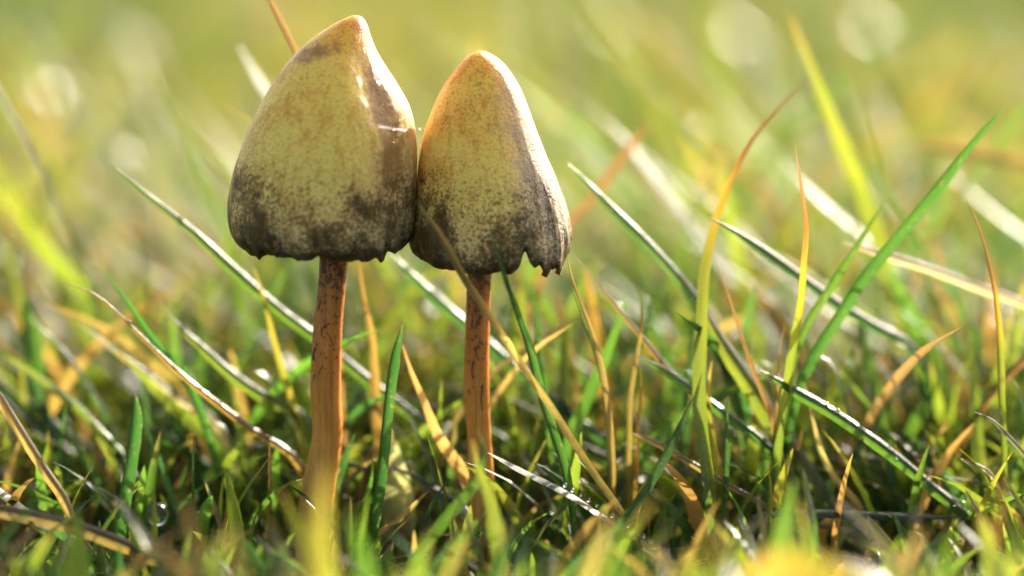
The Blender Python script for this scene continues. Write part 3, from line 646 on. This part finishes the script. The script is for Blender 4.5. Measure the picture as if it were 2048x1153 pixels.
# ------------------------------------------------------------------ individual smaller blades around the mushrooms
def where(x):
    for lim, t in ((-3.1, 'beyond the wavy brown blade'), (-1.0, 'behind the larger mushroom'), (.7, 'behind the smaller torn mushroom'), (1.7, 'behind the thin dark brown stalk'), (2.7, 'behind the tall hooked blade'), (3.7, 'behind the parallel leaning blades')):
        if x < lim: return t
    return 'behind the slender upright blade'
def rnd_blade(name, label, cat, cc, x, y, hgt, lean, w, group, wet):
    az = random.uniform(0, 2 * math.pi)
    d = Vector((math.cos(az), math.sin(az), 0)) * lean * hgt
    bow = random.uniform(.15, .5)
    root = Vector((x, y, -.08))
    mid = root + Vector((0, 0, hgt * .6)) + d * (.5 - bow * .5)
    tip = root + Vector((0, 0, hgt)) + d
    low = root + Vector((0, 0, hgt * .28)) + d * .12
    fa = random.uniform(-1.3, 1.3)
    face = (Vector((math.sin(fa), -math.cos(fa), .3))).normalized()
    me, base = blade_mesh(name, [tip, tip.lerp(mid, .5) + Vector((0, 0, .05 * hgt)), mid, low, root], w, COL[cc], face, fold=random.uniform(.3, .8), wet=wet, taper=random.uniform(.2, .5), seg=16, tw=random.uniform(-.8, .8))
    o = link(name, me, M_BLADE); o.location = base; tag(o, label, cat, group)
LAB = {'G': ('mid-green blade', GB, GC), 'GB': ('dark bluish-green blade', GB, GC), 'YG': ('yellow-green blade', GB, GC), 'S': ('straw-coloured dead blade', DB, DC), 'B': ('brown dead blade', DB, DC)}
for i in range(140):
    cc = random.choices(['G', 'GB', 'YG', 'S', 'B'], [5, 3, 5, 3, 2])[0]
    y = random.uniform(.5, 6.5)
    x = random.uniform(-5.2, 5.2) * (1 + y / 30)
    lab, nm, cat = LAB[cc]
    hgt, lean, wd = random.uniform(.8, 2.7), random.uniform(.2, 1.1), random.uniform(.08, .18)
    form = ('short ' if hgt < 1.5 else 'tall ') + ('wide ' if wd > .13 else 'narrow ') + ('upright ' if lean < .5 else 'leaning ')
    rnd_blade(nm, form + lab + ' in the turf ' + where(x / (1 + y / 30)), cat, cc, x, y, hgt, lean, wd, 'small grass blades behind the mushrooms' if cat == GC else 'small dead blades behind the mushrooms', random.uniform(.2, 1))
# ------------------------------------------------------------------ blades added and bent so their wet tips mirror the sun (glints, soft light discs)
k = 0
for px, py, y, sz in [(258,78,30,.34),(70,165,34,.42),(250,300,24,.30),(395,610,14,.22),(1400,262,20,.30),(1530,300,20,.14),(1215,50,40,.40),(1480,70,36,.55),(1745,60,40,.55),(1250,610,7,.20),(1300,600,8,.18),
                      (2000,636,6,.20),(1345,560,10,.25),(1660,705,3.2,.16),(1725,745,3.0,.10),(240,886,2.0,.06),(815,896,2.6,.10),(690,990,2.0,.10),(195,845,4,.12),(525,748,1.0,.12),(1690,895,1.6,.14),(1745,950,1.6,.14),(880,620,6,.25),(780,380,30,.3),(60,640,10,.2)] + [(random.uniform(1150, 2030), random.uniform(620, 1080), random.uniform(.3, 3.5), random.uniform(.04, .10)) for _ in range(14)] + [(random.uniform(1180, 2030), random.uniform(600, 930), random.uniform(.6, 4), random.uniform(.07, .15)) for _ in range(16)] + [(random.uniform(20, 900), random.uniform(780, 1090), random.uniform(.3, 3), random.uniform(.04, .09)) for _ in range(14)]:
    if y > 12:
        sz *= (1.2 if py < 200 else .6) if px < 500 else .8; y = next((v * .5 for v in range(16, 140) if P(px, py, v * .5).z < 2.6), 60)
    p = P(px, py, y)
    d = Vector((-1, random.uniform(-.3, .3), 0)); d = (d - HALF * d.dot(HALF)).normalized()
    q = d.cross(HALF)
    pts = [p + d * sz * .7 - HALF * sz * .05, p, p - d * sz * .9 - HALF * sz * .10]
    e = pts[-1]
    pts += [e - d * .35 + Vector((0, 0, -.5 * e.z)), e - d * .5 + Vector((0, 0, -e.z - .3))]
    me, base = blade_mesh(GB, pts, sz * (.55 if y > 12 else 1.0), COL['G'], HALF, fold=.10, wet=1.0, taper=.06, seg=22)
    o = link(GB, me, M_BLADE); o.location = base
    tag(o, ('far ' if y > 12 else '') + ('large ' if sz > .11 else 'small ') + 'added dew-wet bent blade ' + ('held high' if p.z > 1.6 else 'low in the turf') + ', glinting softly ' + where((px - 1024) / 220), GC, 'added bent blades that glint behind the mushrooms')
# ------------------------------------------------------------------ dewdrops
DROP = ico('dewdrop', 1.0, 3)
def drop(p, r, label, group=None, sz=1.0):
    o = link('dewdrop', DROP); o.location = p; o.scale = (r, r, r * sz); tag(o, label, 'dewdrop', group)
drop(P(315, 1030, 0.0), .095, 'largest clear dewdrop balanced on the tip of a short green spike', None, 1.15)
for i in range(14):
    f = i / 13
    drop(P(1130 + 205 * f, 976 + 132 * f, -.86 - .02 * f) + Vector((0, -.02, .03)), random.uniform(.010, .02), 'tiny bead of dew on the low dew-beaded blade', 'dew beads on the low blade')
for x, y, yy in [(1930,1000,0),(1938,1020,0),(1925,1045,-.1),(1932,1062,-.1),(1936,985,0),(1920,1085,-.1)]:
    drop(P(x, y, yy), random.uniform(.012, .025), 'tiny dewdrop clustered at the right-hand clump of blades', 'dewdrops at the clump')
for key, short, n in [('long wet blade with brilliant', 'long wet shining blade', 10), ('green blade bowing down', 'bowing green blade', 6), ('wavy brown dead blade', 'wavy brown dead blade', 6), ('dark green wet blade slanting behind both', 'wet blade slanting behind both stems', 8), ('jointed tan stalk running', 'jointed tan stalk', 6),
                      ('long green blade with shining', 'long green blade behind the larger stem', 8), ('wet white-edged blade', 'white-edged wet blade', 8), ('thin straw stalk crossing', 'thin straw stalk crossing the cap', 5), ('green blade lying almost level', 'level green blade', 7), ('soft blue-green blade', 'soft blue-green upright blade', 5)]:
    tr = next(v for q, v in TRACK.items() if q.startswith(key))
    for i in range(n):
        a = tr[random.randrange(4, int(len(tr) * .8))]
        drop(a[random.randrange(3)] + HALF * .008, random.uniform(.010, .024), 'tiny clear dewdrop clinging to the ' + short, 'dewdrops on the ' + short)
# ------------------------------------------------------------------ the rest of the turf
def turf(name, label, n, yr, dens_pow, hr, wr, leanr, palette, limit_front, seed, xw=1.35, comb=0.0, wetness=1.0):
    r = np.random.default_rng(seed)
    y = yr[0] + (yr[1] - yr[0]) * r.random(n) ** dens_pow
    x = (r.random(n) * 2 - 1) * (4.9 * (FOC + y) / FOC * xw + 1.0)
    h = hr[0] + (hr[1] - hr[0]) * r.random(n) ** 1.6
    clump = np.array([noise.noise((a * .22, b * .22, seed)) for a, b in zip(x, y)])
    h *= 1 + .55 * clump
    lean = leanr[0] + (leanr[1] - leanr[0]) * r.random(n)
    az = r.random(n) * 2 * np.pi
    w = wr[0] + (wr[1] - wr[0]) * r.random(n)
    if limit_front:                                    # trodden short turf in front of the mushrooms
        zmax = np.array([P(1024, 1153 - 230 * q ** 1.4, b).z for q, b in zip(r.random(n) ** 1.3, y)])
        h = np.where(y < -.2, np.minimum(h, np.maximum(zmax, .12)), h)
        near = np.exp(-((x + 1.72) ** 2 + y ** 2) / .05) + np.exp(-((x + .28) ** 2 + y ** 2) / .05)
        h = h * (1 - .6 * np.clip(near, 0, 1))
    dx, dy = np.cos(az) * lean * h, np.sin(az) * lean * h
    fa = r.random(n) * 2 * np.pi
    bow = .15 + .5 * r.random(n)
    if comb:                                           # part of the blades lie combed over in one direction
        k = r.random(n) < comb
        az = np.where(k, np.pi + r.normal(-.25, .45, n), az)
        dx, dy = np.cos(az) * lean * h, np.sin(az) * lean * h
        fa = np.where(k, np.pi / 2 + r.normal(.2, .5, n), fa)
    bad = (h > 1.5) & (y + dy < 1.3) & (y > -1.5) & (y < 16)     # keep long blades from leaning into the caps
    f = np.where(bad, 1.3 / h, 1.0); h, dx, dy = h * f, dx * f, dy * f
    lv = np.array([0, .25, .5, .72, .9, 1.0]); wl = np.array([.75, 1, .95, .75, .4, .05])
    V = np.zeros((n, 6, 3, 3)); 
    sx, sy = np.cos(fa), np.sin(fa)
    for i, (t, ww) in enumerate(zip(lv, wl)):
        q = t ** (1 + 1.2 * bow)
        cx, cy = x + dx * q, y + dy * q
        cz = -.08 + (h + .08) * (t - .25 * lean * t ** 3)
        for k, u in enumerate((-1, 0, 1)):
            V[:, i, k, 0] = cx + sx * u * w * ww * .5 + (-sy) * abs(u) * w * ww * .22
            V[:, i, k, 1] = cy + sy * u * w * ww * .5 + sx * abs(u) * w * ww * .22
            V[:, i, k, 2] = cz
    gz = .5 * np.array([noise.noise((a * .04, b * .04, 9)) for a, b in zip(x, y)]) * np.clip((y - 4) / 15, 0, 1)
    V[..., 2] += gz[:, None, None]
    idx = np.arange(n)[:, None, None, None] * 18
    quad = np.array([[[i*3+k, i*3+k+1, (i+1)*3+k+1, (i+1)*3+k] for k in range(2)] for i in range(5)])
    Fq = (idx + quad[None]).reshape(-1, 4)
    me = bpy.data.meshes.new(name)
    nv, nf = n * 18, len(Fq)
    me.vertices.add(nv); me.vertices.foreach_set('co', V.reshape(-1).astype(np.float32))
    me.loops.add(nf * 4); me.loops.foreach_set('vertex_index', Fq.reshape(-1).astype(np.int32))
    me.polygons.add(nf); me.polygons.foreach_set('loop_start', np.arange(nf, dtype=np.int32) * 4)
    me.polygons.foreach_set('use_smooth', np.ones(nf, dtype=bool))
    me.update(calc_edges=True)
    pal = np.array([p[0] for p in palette]); wt = np.array([p[1] for p in palette], float); wt /= wt.sum()
    # patches of differing tint across the meadow
    patch = 2.4 * np.array([noise.noise((a * .13 + 40, b * .06, 2)) for a, b in zip(x, y)])
    ci = r.choice(len(pal), n, p=wt)
    base = pal[ci] * (1 + .35 * (r.random((n, 1)) - .5)) * (1 + np.array([.55, .25, .1]) * np.clip(patch, -.9, .9)[:, None])
    tipc = np.array([.24, .15, .05])
    tipmix = (r.random(n) < .35)[:, None, None] * np.clip((lv - .7) / .3, 0, 1)[None, :, None] * .8
    c = base[:, None, :] * (1 - tipmix) + tipc * tipmix
    wet = r.random(n) * wetness
    col = np.ones((n, 6, 3, 4)); col[..., :3] = c[:, :, None, :]; col[..., 3] = wet[:, None, None]
    setcol(me, col.reshape(-1, 4)); setf(me, 'across', np.tile([-1, 0, 1], n * 6)); setf(me, 'along', np.tile(np.repeat(lv, 3), n))
    o = link(name, me, M_BLADE); o['kind'] = 'stuff'
    tag(o, label, 'grass')
    return o
GREENS = [((.055, .115, .016), 5), ((.035, .09, .024), 3), ((.10, .14, .016), 6), ((.15, .16, .02), 2.5), ((.28, .185, .06), 1.6), ((.15, .09, .03), 1)]
FARG = [((.042, .080, .014), 4), ((.030, .065, .018), 2.5), ((.075, .095, .016), 5), ((.125, .12, .022), 4), ((.20, .14, .055), 2.2)]
DEAD = [((.30, .18, .07), 4), ((.15, .09, .03), 4), ((.34, .27, .15), 2), ((.10, .12, .02), 2)]
turf('grass', 'short mixed green turf around the feet of the mushrooms', 3600, (-7, 9), 1.0, (.5, 2.1), (.07, .16), (.1, 1.0), GREENS, True, 21)
turf('thatch', 'dead brown and straw thatch low in the turf', 2600, (-7, 12), 1.0, (.15, .7), (.04, .11), (.8, 3.0), DEAD, True, 22)
turf('tall_grass', 'thin taller green and dead stems crossing in the blurred turf just behind', 1150, (.3, 11), 1.0, (1.0, 3.2), (.05, .13), (.4, 1.5), GREENS, True, 25, comb=.5, wetness=.35)
turf('tall_grass', 'tall thin loose grass standing blurred a little way behind the caps', 560, (2.5, 15), 1.0, (2.4, 5.0), (.06, .14), (.3, 1.0), GREENS, False, 27, comb=.35, wetness=.3)
turf('meadow_grass', 'blurred green and yellow meadow turf stretching away behind', 26000, (9, 110), 1.25, (.8, 2.3), (.08, .20), (.1, 1.0), FARG, False, 23, xw=2.3, wetness=.5)
